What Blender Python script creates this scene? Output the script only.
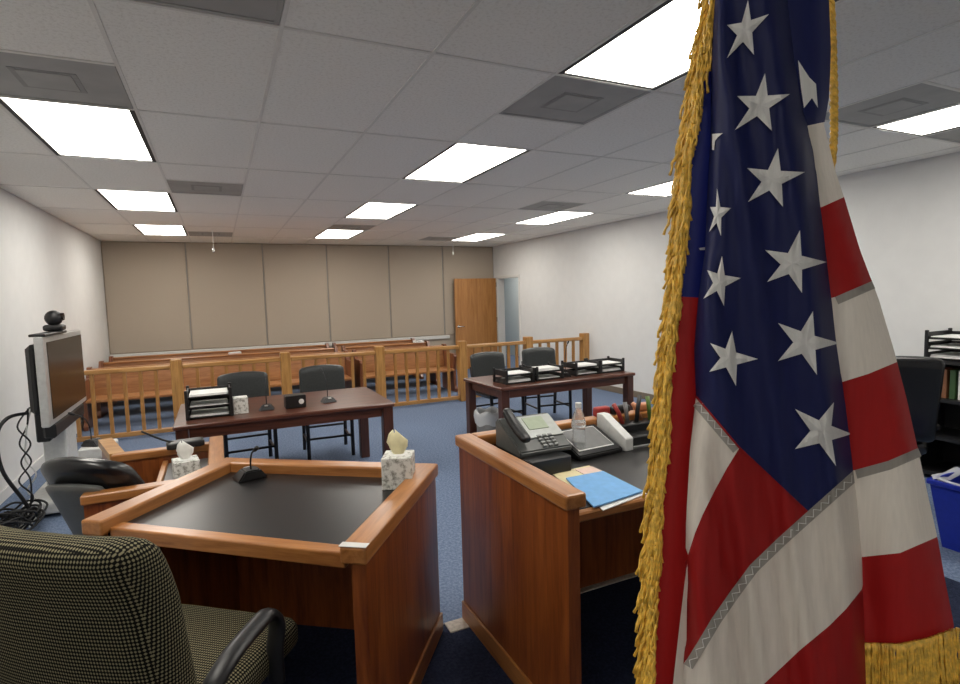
import bpy, bmesh, math, random
from mathutils import Vector, Matrix
from mathutils.geometry import delaunay_2d_cdt
random.seed(7)
for o in list(bpy.data.objects): bpy.data.objects.remove(o)
S = bpy.context.scene
COL = S.collection
PI = math.pi

# ------------------------------------------------------------------ camera
CX, CY, EYE = 480.0, 342.0, 1.65
VA, VB = (217 - CX, 303 - CY), (1660 - CX, 264 - CY)
FPX = math.sqrt(-(VA[0] * VB[0] + VA[1] * VB[1]))
axY = Vector((VA[0], -VA[1], -FPX)).normalized()
axX = Vector((VB[0], -VB[1], -FPX)).normalized()
axZ = axX.cross(axY)
ROT = Matrix((axX, axY, axZ))
cam_d = bpy.data.cameras.new('camera'); cam = bpy.data.objects.new('camera', cam_d); COL.objects.link(cam)
cam_d.sensor_fit = 'HORIZONTAL'; cam_d.sensor_width = 36.0; cam_d.lens = FPX / 960 * 36
cam_d.clip_start = 0.02; cam_d.clip_end = 60
M4 = ROT.to_4x4(); M4.translation = (0, 0, EYE); cam.matrix_world = M4
S.camera = cam
def ray(px, py): return ROT @ Vector((px - CX, -(py - CY), -FPX))
def onz(px, py, z):
    d = ray(px, py); t = (z - EYE) / d.z; return Vector((d.x * t, d.y * t, z))
def at(px, py, depth): return Vector((0, 0, EYE)) + ray(px, py) * (depth / FPX)

# ------------------------------------------------------------------ world, exposure
w = bpy.data.worlds.new('world'); S.world = w; w.use_nodes = True
w.node_tree.nodes['Background'].inputs[0].default_value = (0.6, 0.65, 0.7, 1)
w.node_tree.nodes['Background'].inputs[1].default_value = 0.05
S.view_settings.view_transform = 'Standard'; S.view_settings.look = 'None'
S.view_settings.gamma = 1; S.view_settings.use_curve_mapping = False
S.view_settings.exposure = 0.78
LAMP = 7.0          # emission of the fluorescent diffusers

# ------------------------------------------------------------------ materials
MATS = {}
def newmat(name):
    m = bpy.data.materials.new(name); m.use_nodes = True; MATS[name] = m
    n = m.node_tree; return m, n, n.nodes['Principled BSDF']
def node(n, t, **kw):
    x = n.nodes.new(t)
    for k, v in kw.items(): setattr(x, k, v)
    return x
def ramp(n, fac, stops):
    r = node(n, 'ShaderNodeValToRGB'); e = r.color_ramp.elements
    while len(e) < len(stops): e.new(0.5)
    for q, (p, c) in zip(e, stops): q.position = p; q.color = (*c, 1)
    n.links.new(fac, r.inputs[0]); return r.outputs[0]
def coords(n, scale=(1, 1, 1), rot=(0, 0, 0), which='Object'):
    tc = node(n, 'ShaderNodeTexCoord'); mr = node(n, 'ShaderNodeMapping'); mr.inputs['Rotation'].default_value = rot
    ms = node(n, 'ShaderNodeMapping'); ms.inputs['Scale'].default_value = scale
    n.links.new(tc.outputs[which], mr.inputs[0]); n.links.new(mr.outputs[0], ms.inputs[0]); return ms.outputs[0]
def noise(n, vec, scale, detail=4, rough=0.55, dist=0):
    t = node(n, 'ShaderNodeTexNoise'); t.inputs['Scale'].default_value = scale; t.inputs['Detail'].default_value = detail
    t.inputs['Roughness'].default_value = rough; t.inputs['Distortion'].default_value = dist
    n.links.new(vec, t.inputs['Vector']); return t.outputs[0]
def bump(n, b, h, strength, dist=0.01):
    bp = node(n, 'ShaderNodeBump'); bp.inputs['Strength'].default_value = strength; bp.inputs['Distance'].default_value = dist
    n.links.new(h, bp.inputs['Height']); n.links.new(bp.outputs[0], b.inputs['Normal'])
def plain(name, col, rough=0.5, metal=0, spec=0.5, var=0.08, scale=30, **kw):
    m, n, b = newmat(name); v = coords(n)
    f = noise(n, v, scale)
    lo = tuple(max(0, c * (1 - var)) for c in col); hi = tuple(min(1, c * (1 + var)) for c in col)
    n.links.new(ramp(n, f, [(0.3, lo), (0.7, hi)]), b.inputs['Base Color'])
    b.inputs['Roughness'].default_value = rough; b.inputs['Metallic'].default_value = metal
    b.inputs['Specular IOR Level'].default_value = spec
    for k, x in kw.items(): b.inputs[k].default_value = x
    return m
def wood(name, dark, light, axis='x', rotz=0.0, rough=0.32, scale=1.0, coat=0.15):
    m, n, b = newmat(name)
    s = {'x': (1.2, 14, 14), 'y': (14, 1.2, 14), 'z': (14, 14, 1.2)}[axis]
    v = coords(n, tuple(q * scale for q in s), (0, 0, -rotz))
    f1 = noise(n, v, 1.6, 6, 0.62, 0.6); f2 = noise(n, v, 7.0, 3, 0.6, 0.2)
    mx = node(n, 'ShaderNodeMath', operation='MULTIPLY_ADD'); mx.inputs[1].default_value = 0.35
    n.links.new(f2, mx.inputs[0]); n.links.new(f1, mx.inputs[2])
    mid = tuple((a + c) / 2 for a, c in zip(dark, light))
    n.links.new(ramp(n, mx.outputs[0], [(0.48, dark), (0.66, mid), (0.86, light)]), b.inputs['Base Color'])
    b.inputs['Roughness'].default_value = rough; b.inputs['Coat Weight'].default_value = coat; b.inputs['Coat Roughness'].default_value = 0.2
    bump(n, b, f2, 0.05, 0.004)
    return m
# cherry of the bench desks, oak of the railing, mahogany of the counsel tables
CH_D, CH_L = (0.12, 0.024, 0.005), (0.30, 0.085, 0.019)
CR_D, CR_L = (0.26, 0.092, 0.021), (0.48, 0.205, 0.062)
A38 = math.radians(-37); A53 = math.radians(53)
wood('cherry_panel', CH_D, CH_L, 'z')
wood('cherry_rail_long', CR_D, CR_L, 'x', A38); wood('cherry_rail_side', CR_D, CR_L, 'x', A53)
wood('cherry_rail_x', CR_D, CR_L, 'x'); wood('cherry_rail_y', CR_D, CR_L, 'y')
wood('oak_x', (0.31, 0.14, 0.035), (0.56, 0.30, 0.10), 'x'); wood('oak_z', (0.30, 0.13, 0.03), (0.55, 0.29, 0.09), 'z')
wood('pew_wood', (0.27, 0.105, 0.032), (0.47, 0.215, 0.08), 'x', rough=0.3); wood('pew_end', (0.11, 0.035, 0.014), (0.22, 0.075, 0.03), 'z')
wood('mahogany_x', (0.055, 0.018, 0.011), (0.14, 0.046, 0.026), 'x', rough=0.3); wood('mahogany_z', (0.04, 0.013, 0.008), (0.10, 0.032, 0.018), 'z')
wood('door_wood', (0.34, 0.14, 0.035), (0.50, 0.235, 0.075), 'z', scale=0.6, rough=0.4)
plain('black_laminate', (0.012, 0.011, 0.011), 0.33, spec=0.5, var=0.3, scale=180)
plain('black_plastic', (0.012, 0.012, 0.013), 0.4); plain('black_matte', (0.010, 0.010, 0.011), 0.6)
plain('dark_metal', (0.02, 0.02, 0.024), 0.35, 0.3)
plain('grey_plastic', (0.20, 0.20, 0.20), 0.45); plain('phone_grey', (0.10, 0.105, 0.10), 0.4); plain('phone_silver', (0.42, 0.44, 0.42), 0.35, 0.2)
plain('phone_screen', (0.42, 0.48, 0.36), 0.2); plain('key_grey', (0.25, 0.26, 0.25), 0.4)
plain('white_plastic', (0.72, 0.72, 0.70), 0.4); plain('paper', (0.82, 0.82, 0.80), 0.7); plain('paper_yellow', (0.80, 0.70, 0.42), 0.7); plain('paper_pink', (0.80, 0.60, 0.52), 0.7)
plain('folder_blue', (0.16, 0.40, 0.74), 0.55); plain('tissue_white', (0.80, 0.80, 0.76), 0.8); plain('tissue_yellow', (0.80, 0.73, 0.45), 0.8)
plain('silver', (0.55, 0.55, 0.54), 0.3, 0.35); plain('cart_white', (0.62, 0.63, 0.62), 0.4)
plain('chrome', (0.7, 0.7, 0.7), 0.2, 0.9); plain('brass', (0.65, 0.45, 0.14), 0.28, 0.9)
plain('leather', (0.028, 0.032, 0.032), 0.38, spec=0.55, var=0.25, scale=60); plain('leather_black', (0.010, 0.010, 0.011), 0.27, spec=0.6, var=0.2)
plain('bin_blue', (0.012, 0.030, 0.36), 0.35); plain('orange_plastic', (0.55, 0.22, 0.10), 0.4); plain('red_plastic', (0.35, 0.035, 0.03), 0.4); plain('green_plastic', (0.10, 0.18, 0.03), 0.4)
plain('wall_paint', (0.76, 0.76, 0.75), 0.75, spec=0.25, var=0.02, scale=6); plain('hall_paint', (0.50, 0.54, 0.56), 0.8, var=0.03)
plain('trim_white', (0.72, 0.71, 0.68), 0.5, var=0.03); plain('baseboard_paint', (0.20, 0.16, 0.12), 0.6)
plain('grid_white', (0.78, 0.76, 0.71), 0.6, var=0.03); plain('vent_grey', (0.38, 0.375, 0.355), 0.6, var=0.1, scale=4); plain('vent_slot', (0.30, 0.295, 0.28), 0.7); plain('shadow_gap', (0.03, 0.03, 0.03), 0.6)
plain('nosing', (0.52, 0.46, 0.40), 0.6, var=0.25, scale=60); plain('slab', (0.3, 0.3, 0.3), 0.8)
plain('binder_red', (0.14, 0.02, 0.015)); plain('binder_brown', (0.22, 0.09, 0.04)); plain('binder_green', (0.04, 0.09, 0.03))
plain('rubber', (0.02, 0.02, 0.02), 0.7)
def speckle(name, a, b_, scale, rough, bstr, stops=(0.42, 0.62)):
    m, n, b = newmat(name); v = coords(n); f = noise(n, v, scale, 5, 0.7)
    n.links.new(ramp(n, f, [(stops[0], a), (stops[1], b_)]), b.inputs['Base Color'])
    b.inputs['Roughness'].default_value = rough; b.inputs['Specular IOR Level'].default_value = 0.2
    bump(n, b, f, bstr, 0.006); return m
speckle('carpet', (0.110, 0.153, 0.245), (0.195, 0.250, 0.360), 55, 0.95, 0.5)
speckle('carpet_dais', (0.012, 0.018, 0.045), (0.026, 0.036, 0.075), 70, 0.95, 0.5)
speckle('ceiling_tile', (0.80, 0.775, 0.715), (0.92, 0.90, 0.845), 60, 0.9, 0.35, (0.35, 0.5))
speckle('wall_fabric', (0.43, 0.365, 0.295), (0.49, 0.42, 0.34), 220, 0.95, 0.15)
speckle('marble_print', (0.30, 0.30, 0.26), (0.80, 0.80, 0.76), 45, 0.6, 0.0, (0.38, 0.52))
def emis(name, col, s):
    m, n, b = newmat(name)
    v = coords(n, (6, 0.4, 1)); f = noise(n, v, 2, 2)
    c = ramp(n, f, [(0.2, tuple(q * 0.95 for q in col)), (0.8, col)])
    n.links.new(c, b.inputs['Emission Color']); b.inputs['Emission Strength'].default_value = s
    b.inputs['Base Color'].default_value = (*col, 1); b.inputs['Roughness'].default_value = 0.5
    return m
emis('diffuser', (1.0, 0.955, 0.87), LAMP); emis('diffuser_fill', (1.0, 0.955, 0.87), LAMP * 0.5)   # half strength for the unseen panel added behind the camera
def weave(name):
    m, n, b = newmat(name); tc = node(n, 'ShaderNodeTexCoord')
    P = node(n, 'ShaderNodeSeparateXYZ'); n.links.new(tc.outputs['Object'], P.inputs[0]); Nn = node(n, 'ShaderNodeSeparateXYZ'); n.links.new(tc.outputs['Normal'], Nn.inputs[0])
    def mth(op, a, c=None):
        x = node(n, 'ShaderNodeMath', operation=op)
        for i, q in enumerate((a, c)):
            if q is None: continue
            if isinstance(q, (int, float)): x.inputs[i].default_value = q
            else: n.links.new(q, x.inputs[i])
        return x.outputs[0]
    def pick(comp, a, c):      # the y coordinate where the face looks along comp, else a
        st = mth('GREATER_THAN', mth('ABSOLUTE', comp), 0.72); return mth('ADD', mth('MULTIPLY', st, c), mth('MULTIPLY', mth('SUBTRACT', 1.0, st), a))
    u = mth('MULTIPLY', pick(Nn.outputs[0], P.outputs[0], P.outputs[1]), 430.0); t = mth('MULTIPLY', pick(Nn.outputs[2], P.outputs[2], P.outputs[1]), 340.0)
    mu = mth('MULTIPLY', mth('SINE', mth('ADD', u, t)), mth('SINE', mth('SUBTRACT', u, t)))
    n.links.new(ramp(n, mth('ADD', mth('MULTIPLY', mu, .5), .5), [(0.50, (0.007, 0.0065, 0.006)), (0.74, (0.25, 0.225, 0.14))]), b.inputs['Base Color'])
    b.inputs['Roughness'].default_value = 0.9; b.inputs['Specular IOR Level'].default_value = 0.1
    return m
weave('chair_weave')
def satin(name, col, rough=0.5):
    m, n, b = newmat(name); v = coords(n, (220, 220, 14)); f = noise(n, v, 1, 3)
    n.links.new(ramp(n, f, [(0.3, tuple(q * 0.88 for q in col)), (0.7, col)]), b.inputs['Base Color'])
    b.inputs['Roughness'].default_value = rough; b.inputs['Specular IOR Level'].default_value = 0.22
    bump(n, b, f, 0.06, 0.001)
    tl = node(n, 'ShaderNodeBsdfTranslucent'); tl.inputs[0].default_value = (*col, 1); mx = node(n, 'ShaderNodeMixShader'); mx.inputs[0].default_value = 0.22
    n.links.new(b.outputs[0], mx.inputs[1]); n.links.new(tl.outputs[0], mx.inputs[2]); n.links.new(mx.outputs[0], n.nodes['Material Output'].inputs[0]); return m
satin('flag_navy', (0.011, 0.016, 0.085)); satin('flag_blue_back', (0.010, 0.016, 0.14)); satin('flag_red', (0.33, 0.012, 0.012)); satin('flag_white', (0.74, 0.69, 0.62)); satin('flag_hem', (0.36, 0.34, 0.31)); satin('star_white', (0.85, 0.84, 0.82), 0.6)
plain('gold_fringe', (0.72, 0.43, 0.055), 0.42, var=0.35, scale=150, spec=0.6)
def glassy(name, col, rough, trans=1.0, ior=1.45, alpha=1.0):
    m, n, b = newmat(name); b.inputs['Base Color'].default_value = (*col, 1); b.inputs['Roughness'].default_value = rough
    b.inputs['Transmission Weight'].default_value = trans; b.inputs['IOR'].default_value = ior; b.inputs['Alpha'].default_value = alpha
    return m
glassy('clear_plastic', (0.95, 0.97, 0.98), 0.06, 0.85, 1.3, 0.8); glassy('bag_plastic', (0.88, 0.90, 0.92), 0.35, 0.2, 1.1, 0.6)
plain('screen_dark', (0.014, 0.009, 0.007), 0.2, spec=0.25)

# ------------------------------------------------------------------ mesh helpers
def obj(name, bm, mat, parent=None, smooth=False, kind=None):
    me = bpy.data.meshes.new(name); bm.normal_update(); bm.to_mesh(me); bm.free()
    me.materials.append(MATS[mat])
    if smooth:
        for p in me.polygons: p.use_smooth = True
    o = bpy.data.objects.new(name, me); COL.objects.link(o)
    if parent: o.parent = parent
    if kind: o['kind'] = kind
    return o
def inst(name, me, parent=None, loc=(0, 0, 0)):
    o = bpy.data.objects.new(name, me); COL.objects.link(o); o.location = loc
    if parent: o.parent = parent
    return o
def tag(o, label, cat, group=None):
    o['label'] = label; o['category'] = cat
    if group: o['group'] = group
    return o
def thing(name, label, cat, loc=(0, 0, 0), rz=0.0, group=None):
    o = bpy.data.objects.new(name, None); COL.objects.link(o); o.empty_display_size = 0.1
    o.location = loc; o.rotation_euler = (0, 0, rz); return tag(o, label, cat, group)
def struct(name, bm, mat, parent=None):
    return obj(name, bm, mat, parent, kind=None if parent else 'structure')
def copy_tree(o, parent=None):
    c = o.copy(); COL.objects.link(c)
    if parent: c.parent = parent
    for ch in list(o.children): copy_tree(ch, c)
    return c
def NB(): return bmesh.new()
def box(bm, x0, x1, y0, y1, z0, z1, bev=0.0, seg=1, mat=None):
    r = bmesh.ops.create_cube(bm, size=1); vs = r['verts']
    for v in vs: v.co = Vector((x0 + (v.co.x + .5) * (x1 - x0), y0 + (v.co.y + .5) * (y1 - y0), z0 + (v.co.z + .5) * (z1 - z0)))
    if bev:
        es = list({e for v in vs for e in v.link_edges})
        g = bmesh.ops.bevel(bm, geom=es, offset=bev, segments=seg, affect='EDGES', profile=0.5)
        vs = list({v for f in g['faces'] for v in f.verts} | {v for v in vs if v.is_valid})
    if mat: bmesh.ops.transform(bm, matrix=mat, verts=[v for v in vs if v.is_valid])
    return bm
def bx(*a, **k): return box(NB(), *a, **k)
def prism(bm, poly, z0, z1, bev=0.0):
    lo = [bm.verts.new((x, y, z0)) for x, y in poly]; hi = [bm.verts.new((x, y, z1)) for x, y in poly]
    n = len(poly)
    fs = [bm.faces.new(lo[::-1]), bm.faces.new(hi)] + [bm.faces.new((lo[i], lo[(i + 1) % n], hi[(i + 1) % n], hi[i])) for i in range(n)]
    if bev:
        es = list({e for f in fs[:2] for e in f.edges} | {e for f in fs for e in f.edges})
        bmesh.ops.bevel(bm, geom=es, offset=bev, segments=2, affect='EDGES', profile=0.5)
    bmesh.ops.recalc_face_normals(bm, faces=bm.faces)
    return bm
def beam(p, q, wd, z0, z1, bev=0.0, e0=0.0, e1=0.0):
    # a straight bar from p to q (xy); its width grows to the right of the direction of travel
    p = Vector(p); q = Vector(q); d = (q - p).normalized(); nn = Vector((d.y, -d.x)); p = p - d * e0; q = q + d * e1
    return prism(NB(), [p, q, q + nn * wd, p + nn * wd], z0, z1, bev)
def rbox(sx, sy, sz, r, n=6, c=(0, 0, 0), deform=None, bm=None):
    bm = NB()
    g = bmesh.ops.create_cube(bm, size=2); vs = g['verts']
    es = list({e for v in vs for e in v.link_edges})
    s = bmesh.ops.subdivide_edges(bm, edges=es, cuts=n, use_grid_fill=True)
    vs = list(bm.verts)
    h = Vector((sx / 2, sy / 2, sz / 2)); rr = min(r, h.x, h.y, h.z); inn = h - Vector((rr, rr, rr))
    for v in vs:
        u = v.co
        p = Vector((math.copysign(1, u.x) * h.x * math.sin(abs(u.x) * PI / 2) if 0 else u.x * h.x, u.y * h.y, u.z * h.z))
        # gather samples near the edges so that the rounding has enough faces
        p = Vector([math.copysign(1, a) * hh * (abs(a) ** 0.6) for a, hh in zip(u, h)])
        k = Vector([max(-i, min(i, a)) for a, i in zip(p, inn)]); d = p - k
        if d.length > 1e-9: p = k + d.normalized() * rr
        v.co = (deform(p) if deform else p) + Vector(c)
    return bm
def tube(bm, pts, r, n=8, cap=True, flat=None):
    pts = [Vector(p) for p in pts]; rings = []; up = Vector((0, 0, 1)); N = None
    for i, p in enumerate(pts):
        t = (pts[min(i + 1, len(pts) - 1)] - pts[max(i - 1, 0)]).normalized()
        if N is None:
            N = t.cross(up) if abs(t.dot(up)) < 0.95 else t.cross(Vector((1, 0, 0)))
        N = (N - t * N.dot(t)).normalized(); B = t.cross(N)
        rr = r[i] if isinstance(r, (list, tuple)) else r
        fb = flat if flat else 1
        rings.append([bm.verts.new(p + N * math.cos(2 * PI * k / n) * rr + B * math.sin(2 * PI * k / n) * rr * fb) for k in range(n)])
    for a, b in zip(rings, rings[1:]):
        for k in range(n): bm.faces.new((a[k], a[(k + 1) % n], b[(k + 1) % n], b[k]))
    if cap: bm.faces.new(rings[0][::-1]); bm.faces.new(rings[-1])
    return bm
def lathe(bm, prof, n=16, c=(0, 0, 0), axis=None):
    c = Vector(c); rings = []
    for r, z in prof: rings.append([bm.verts.new(c + Vector((r * math.cos(2 * PI * k / n), r * math.sin(2 * PI * k / n), z))) for k in range(n)])
    for a, b in zip(rings, rings[1:]):
        for k in range(n): bm.faces.new((a[k], a[(k + 1) % n], b[(k + 1) % n], b[k]))
    if prof[0][0] > 1e-4: bm.faces.new(rings[0][::-1])
    if prof[-1][0] > 1e-4: bm.faces.new(rings[-1])
    bmesh.ops.remove_doubles(bm, verts=bm.verts, dist=1e-5)
    return bm
def spline(pts, n=8):
    pts = [Vector(p) for p in pts]; P = [pts[0]] + pts + [pts[-1]]; out = []
    for i in range(1, len(P) - 2):
        for k in range(n):
            t = k / n; a, b, c, d = P[i - 1], P[i], P[i + 1], P[i + 2]
            out.append(0.5 * ((2 * b) + (c - a) * t + (2 * a - 5 * b + 4 * c - d) * t * t + (3 * b - a - 3 * c + d) * t ** 3))
    out.append(pts[-1]); return out

# ================================================================== THE ROOM
XL, XR, YB, YF, H = -1.765, 5.855, 11.62, -1.70, 2.773
DZ = 0.15   # height of the dais
struct('floor', bx(XL - .1, 8.0, YF - .1, YB + .1, -.1, 0), 'carpet')
# dais
dp = [(XL, 2.95), (XL, YF), (3.3, YF), (3.3, 2.30), (0.86, 2.30), (-0.03, 2.93), (-0.5, 2.95)]
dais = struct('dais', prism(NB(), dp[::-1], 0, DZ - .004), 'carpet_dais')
edge = [(3.3, 2.30), (0.86, 2.30), (-0.03, 2.93), (-0.5, 2.95), (XL, 2.95)]
for a, b in zip(edge, edge[1:]):
    obj('nosing', beam(b, a, 0.085, DZ - .03, DZ, 0.004), 'nosing', dais)
# left wall, right wall with a door opening, back wall, wall behind the camera
struct('wall_left', bx(XL - .12, XL, YF, YB, 0, H + .05), 'wall_paint')
D0, D1, DH = 10.40, 11.40, 2.05
b = NB(); box(b, XR, XR + .14, YF, D0, 0, H + .05); box(b, XR, XR + .14, D1, YB, 0, H + .05); box(b, XR, XR + .14, D0, D1, DH, H + .05)
struct('wall_right', b, 'wall_paint')
wb = struct('wall_back', bx(XL - .12, XR + .14, YB, YB + .12, 0, H + .05), 'wall_fabric')
struct('wall_rear', bx(XL - .12, XR + .14, YF - .12, YF, 0, H + .05), 'wall_paint')
# fabric panels of the back wall
sx = [XL, -0.467, 0.853, 2.066, 3.358, 4.591, XR]
for a, c in zip(sx, sx[1:]):
    obj('fabric_panel', bx(a + .012, c - .012, YB - .03, YB, 0.80, H - .004, bev=0.008), 'wall_fabric', wb)
    obj('seam_strip', bx(c - .007, c + .007 if c < XR else c, YB - .02, YB, 0.80, H - .004), 'vent_slot', wb)
struct('trim_1', bx(XL, 4.70, YB - .05, YB, 0.715, 0.79, bev=0.006), 'trim_white')
struct('baseboard_left', bx(XL, XL + .015, 2.96, YB, 0, 0.10, bev=0.004), 'wall_paint')
struct('baseboard_right', bx(XR - .015, XR, YF, D0 - .07, 0, 0.10, bev=0.004), 'baseboard_paint')
# hall beyond the door
struct('wall_hall', bx(7.3, 7.4, 7.5, 14.6, 0, 2.5), 'hall_paint'); struct('wall_hall_end', bx(XR + .14, 7.3, 14.5, 14.6, 0, 2.5), 'hall_paint')
struct('wall_hall_near', bx(XR + .14, 7.3, 7.5, 7.6, 0, 2.5), 'hall_paint')
struct('wall_hall_side', bx(XR + .02, XR + .14, YB + .12, 14.6, 0, 2.5), 'hall_paint')
struct('floor_hall', bx(XR + .14, 7.4, YB + .1, 14.6, -.1, 0), 'carpet'); struct('ceiling_hall', bx(XR + .14, 7.4, 7.5, 14.6, 2.5, 2.56), 'ceiling_tile')
hl = thing('hall_fill_light', 'unseen ceiling light added to brighten the hall beyond the open door', 'light', (6.6, 12.3, 2.5))  # lamp out of view, added so the hall looks lit through the doorway
obj('frame', bx(-.32, .32, -.62, .62, -.03, 0), 'grid_white', hl); obj('diffuser', bx(-.29, .29, -.59, .59, -.036, -.031), 'diffuser', hl)
# door frame and the open leaf
fr = struct('trim_2', bx(XR - .02, XR + .16, D0 - .04, D0 + .02, 0, DH + .04, bev=0.005), 'trim_white')
b = NB(); box(b, XR - .02, XR + .16, D1 - .02, D1 + .04, 0, DH + .04, bev=.005); obj('jamb', b, 'trim_white', fr)
obj('head', bx(XR - .02, XR + .16, D0 + .02, D1 - .02, DH - .02, DH + .04, bev=.005), 'trim_white', fr)
dr = bpy.data.objects.new('door_1', None); COL.objects.link(dr); dr.location = (XR - .035, 11.47, 0); dr['kind'] = 'structure'
dr.rotation_euler = (0, 0, math.radians(1.5))
obj('door_leaf', bx(-1.04, 0, -.045, 0, .01, DH - .005, bev=.003), 'door_wood', dr)
hd = NB(); lathe(hd, [(.032, 0), (.032, .012), (.012, .014), (.012, .05)], 14)
bmesh.ops.rotate(hd, verts=hd.verts, matrix=Matrix.Rotation(PI / 2, 3, 'X')); tube(hd, [(0, -.05, 0), (.05, -.055, 0), (.12, -.05, -.003)], .010)
bmesh.ops.translate(hd, verts=hd.verts, vec=(-.97, -.045, 0.98)); obj('door_handle', hd, 'chrome', dr, True)
for z in (.25, 1.05, 1.85): obj('hinge', bx(-.006, .012, -.058, -.04, z, z + .1), 'chrome', dr)

# ------------------------------------------------------------------ ceiling: slab, grid bars, tiles
ce = struct('ceiling', bx(XL - .12, XR + .14, YF - .12, YB + .12, H + .03, H + .1), 'slab')
PX, PY = 0.664, 1.3333
gx = [XL] + [-1.02 + PX * k for k in range(11)] + [XR]
gy = [YF] + [-1.513 + PY * k for k in range(10)] + [YB]
for x in gx[1:-1]: obj('grid_bar', bx(x - .009, x + .009, YF, YB, H - .002, H + .012), 'grid_white', ce)
for y in gy[1:-1]:
    for x0, x1 in zip(gx, gx[1:]):
        pass
    obj('grid_bar', bx(XL, XR, y - .009, y + .009, H - .0025, H + .012), 'grid_white', ce)
LCOL = {1: 'left', 5: 'middle', 9: 'right'}; LROW = {3: 1, 5: 2, 7: 3, 9: 4}
VENT = {(1, 4): 1, (2, 3): 1, (2, 6): 1, (2, 9): 1, (5, 4): 0, (5, 8): 1, (8, 3): 1, (8, 6): 1, (8, 9): 1, (10, 3): 1}
TM = {}
def tile(x0, x1, y0, y1):
    k = (round(x1 - x0, 3), round(y1 - y0, 3))
    if k not in TM:
        q = bx(-k[0] / 2 + .006, k[0] / 2 - .006, -k[1] / 2 + .006, k[1] / 2 - .006, 0, .015, bev=.003)
        o = obj('ceiling_tile', q, 'ceiling_tile', ce); TM[k] = o.data; o.location = ((x0 + x1) / 2, (y0 + y1) / 2, H + .002)
    else: inst('ceiling_tile', TM[k], ce, ((x0 + x1) / 2, (y0 + y1) / 2, H + .002))
lights = []; vents = []
for i, (x0, x1) in enumerate(zip(gx, gx[1:])):
    for j, (y0, y1) in enumerate(zip(gy, gy[1:])):
        if i in LCOL and (j in LROW or (i, j) == (1, 1)): lights.append((i, j, x0, x1, y0, y1)); continue  # the single rear panel is out of view, added to light the flag front
        if (i, j) in VENT:
            ym = (y0 + y1) / 2
            if VENT[(i, j)]: tile(x0, x1, y0, ym); vents.append((i, j, x0, x1, ym, y1))
            else: tile(x0, x1, ym, y1); vents.append((i, j, x0, x1, y0, ym))
            obj('grid_bar', bx(x0, x1, ym - .012, ym + .012, H - .002, H + .012), 'grid_white', ce)
            continue
        tile(x0, x1, y0, y1)
ORD = ['over the camera end of the room', 'fourth from the tan back wall', 'third from the tan back wall', 'second from the tan back wall', 'first from the tan back wall']
ORD[0] = 'unseen, added to light the flag'
LN = {'left': 'in the row beside the left-hand white wall with the monitor', 'middle': 'in the row down the middle of the ceiling', 'right': 'in the row beside the white wall with the door'}
LN['left'] = 'in row by monitor-side wall'; LN['middle'] = 'in middle row'; LN['right'] = 'in row by door-side wall'
lp = None
for i, j, x0, x1, y0, y1 in sorted(lights, key=lambda q: (q[0], -q[1])):
    lab = 'fluorescent ceiling panel %s, %s' % (LN[LCOL[i]], ORD[LROW.get(j, 0)])
    if lp is None:
        lp = thing('ceiling_light', lab, 'light', group='fluorescent ceiling lights'); W2, L2 = PX / 2, PY / 2
        f = NB()
        for s in (-1, 1):
            box(f, s * W2 - s * .012 - (.026 if s > 0 else 0), s * W2 - s * .012 + (.026 if s < 0 else 0), -L2 + .012, L2 - .012, 0, .03)
            box(f, -W2 + .012, W2 - .012, s * L2 - s * .012 - (.012 if s > 0 else 0), s * L2 - s * .012 + (.012 if s < 0 else 0), .001, .03)
        obj('frame', f, 'shadow_gap', lp); obj('diffuser', bx(-W2 + .038, W2 - .038, -L2 + .024, L2 - .024, .006, .012), 'diffuser', lp); o = lp  # frame coloured near-black to give the shadow gap along the panel edges
    else: o = copy_tree(lp)
    o['label'] = lab; o.location = ((x0 + x1) / 2, (y0 + y1) / 2, H)
    if (i, j) == (1, 1):
        for ch in o.children:
            if ch.name.startswith('diffuser'): ch.data = ch.data.copy(); ch.data.materials[0] = MATS['diffuser_fill']
vl = {(1, 4): 'in front of the left row light', (2, 3): '', }
VLAB = {(1, 4): 'scuffed grey return-air grille touching the near end of a ceiling light by monitor-side wall',
        (2, 3): 'grey ceiling grille a column over from monitor-side lights, farthest from the back wall',
        (2, 6): 'grey ceiling grille a column over from monitor-side lights, second from the back wall',
        (2, 9): 'grey ceiling grille above the hanging cord nearest the monitor-side wall',
        (5, 4): 'grey ceiling grille with raised centre square, touching a middle-row light',
        (5, 8): 'grey ceiling grille touching the middle-row light nearest the back wall',
        (8, 3): 'grey ceiling grille beside a door-side light, behind the flag rope',
        (8, 6): 'grey ceiling grille beside a door-side light, second from the back wall',
        (8, 9): 'grey ceiling grille beside the door-side light nearest the back wall',
        (10, 3): 'grey ceiling grille between a door-side light and the white wall'}
vp = None
for i, j, x0, x1, y0, y1 in vents:
    if vp is None:
        vp = thing('ceiling_vent', VLAB[(i, j)], 'vent', group='grey ceiling grilles'); a = PX / 2 - .012
        obj('plate', bx(-a, a, -a, a, .004, .012), 'vent_grey', vp)
        f = NB()
        for s in (-1, 1):
            box(f, s * a - (.02 if s > 0 else 0), s * a + (.02 if s < 0 else 0), -a, a, 0, .012); box(f, -a + .02, a - .02, s * a - (.02 if s > 0 else 0), s * a + (.02 if s < 0 else 0), 0, .012)
        obj('frame', f, 'vent_grey', vp); obj('centre_square', bx(-.11, .11, -.11, .11, -.001, .003, bev=.001), 'vent_grey', vp); obj('slot', bx(-.135, .135, -.135, .135, .002, .0038), 'vent_slot', vp); o = vp
    else: o = copy_tree(vp)
    o['label'] = VLAB[(i, j)]; o.location = ((x0 + x1) / 2, (y0 + y1) / 2, H - .001)
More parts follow.
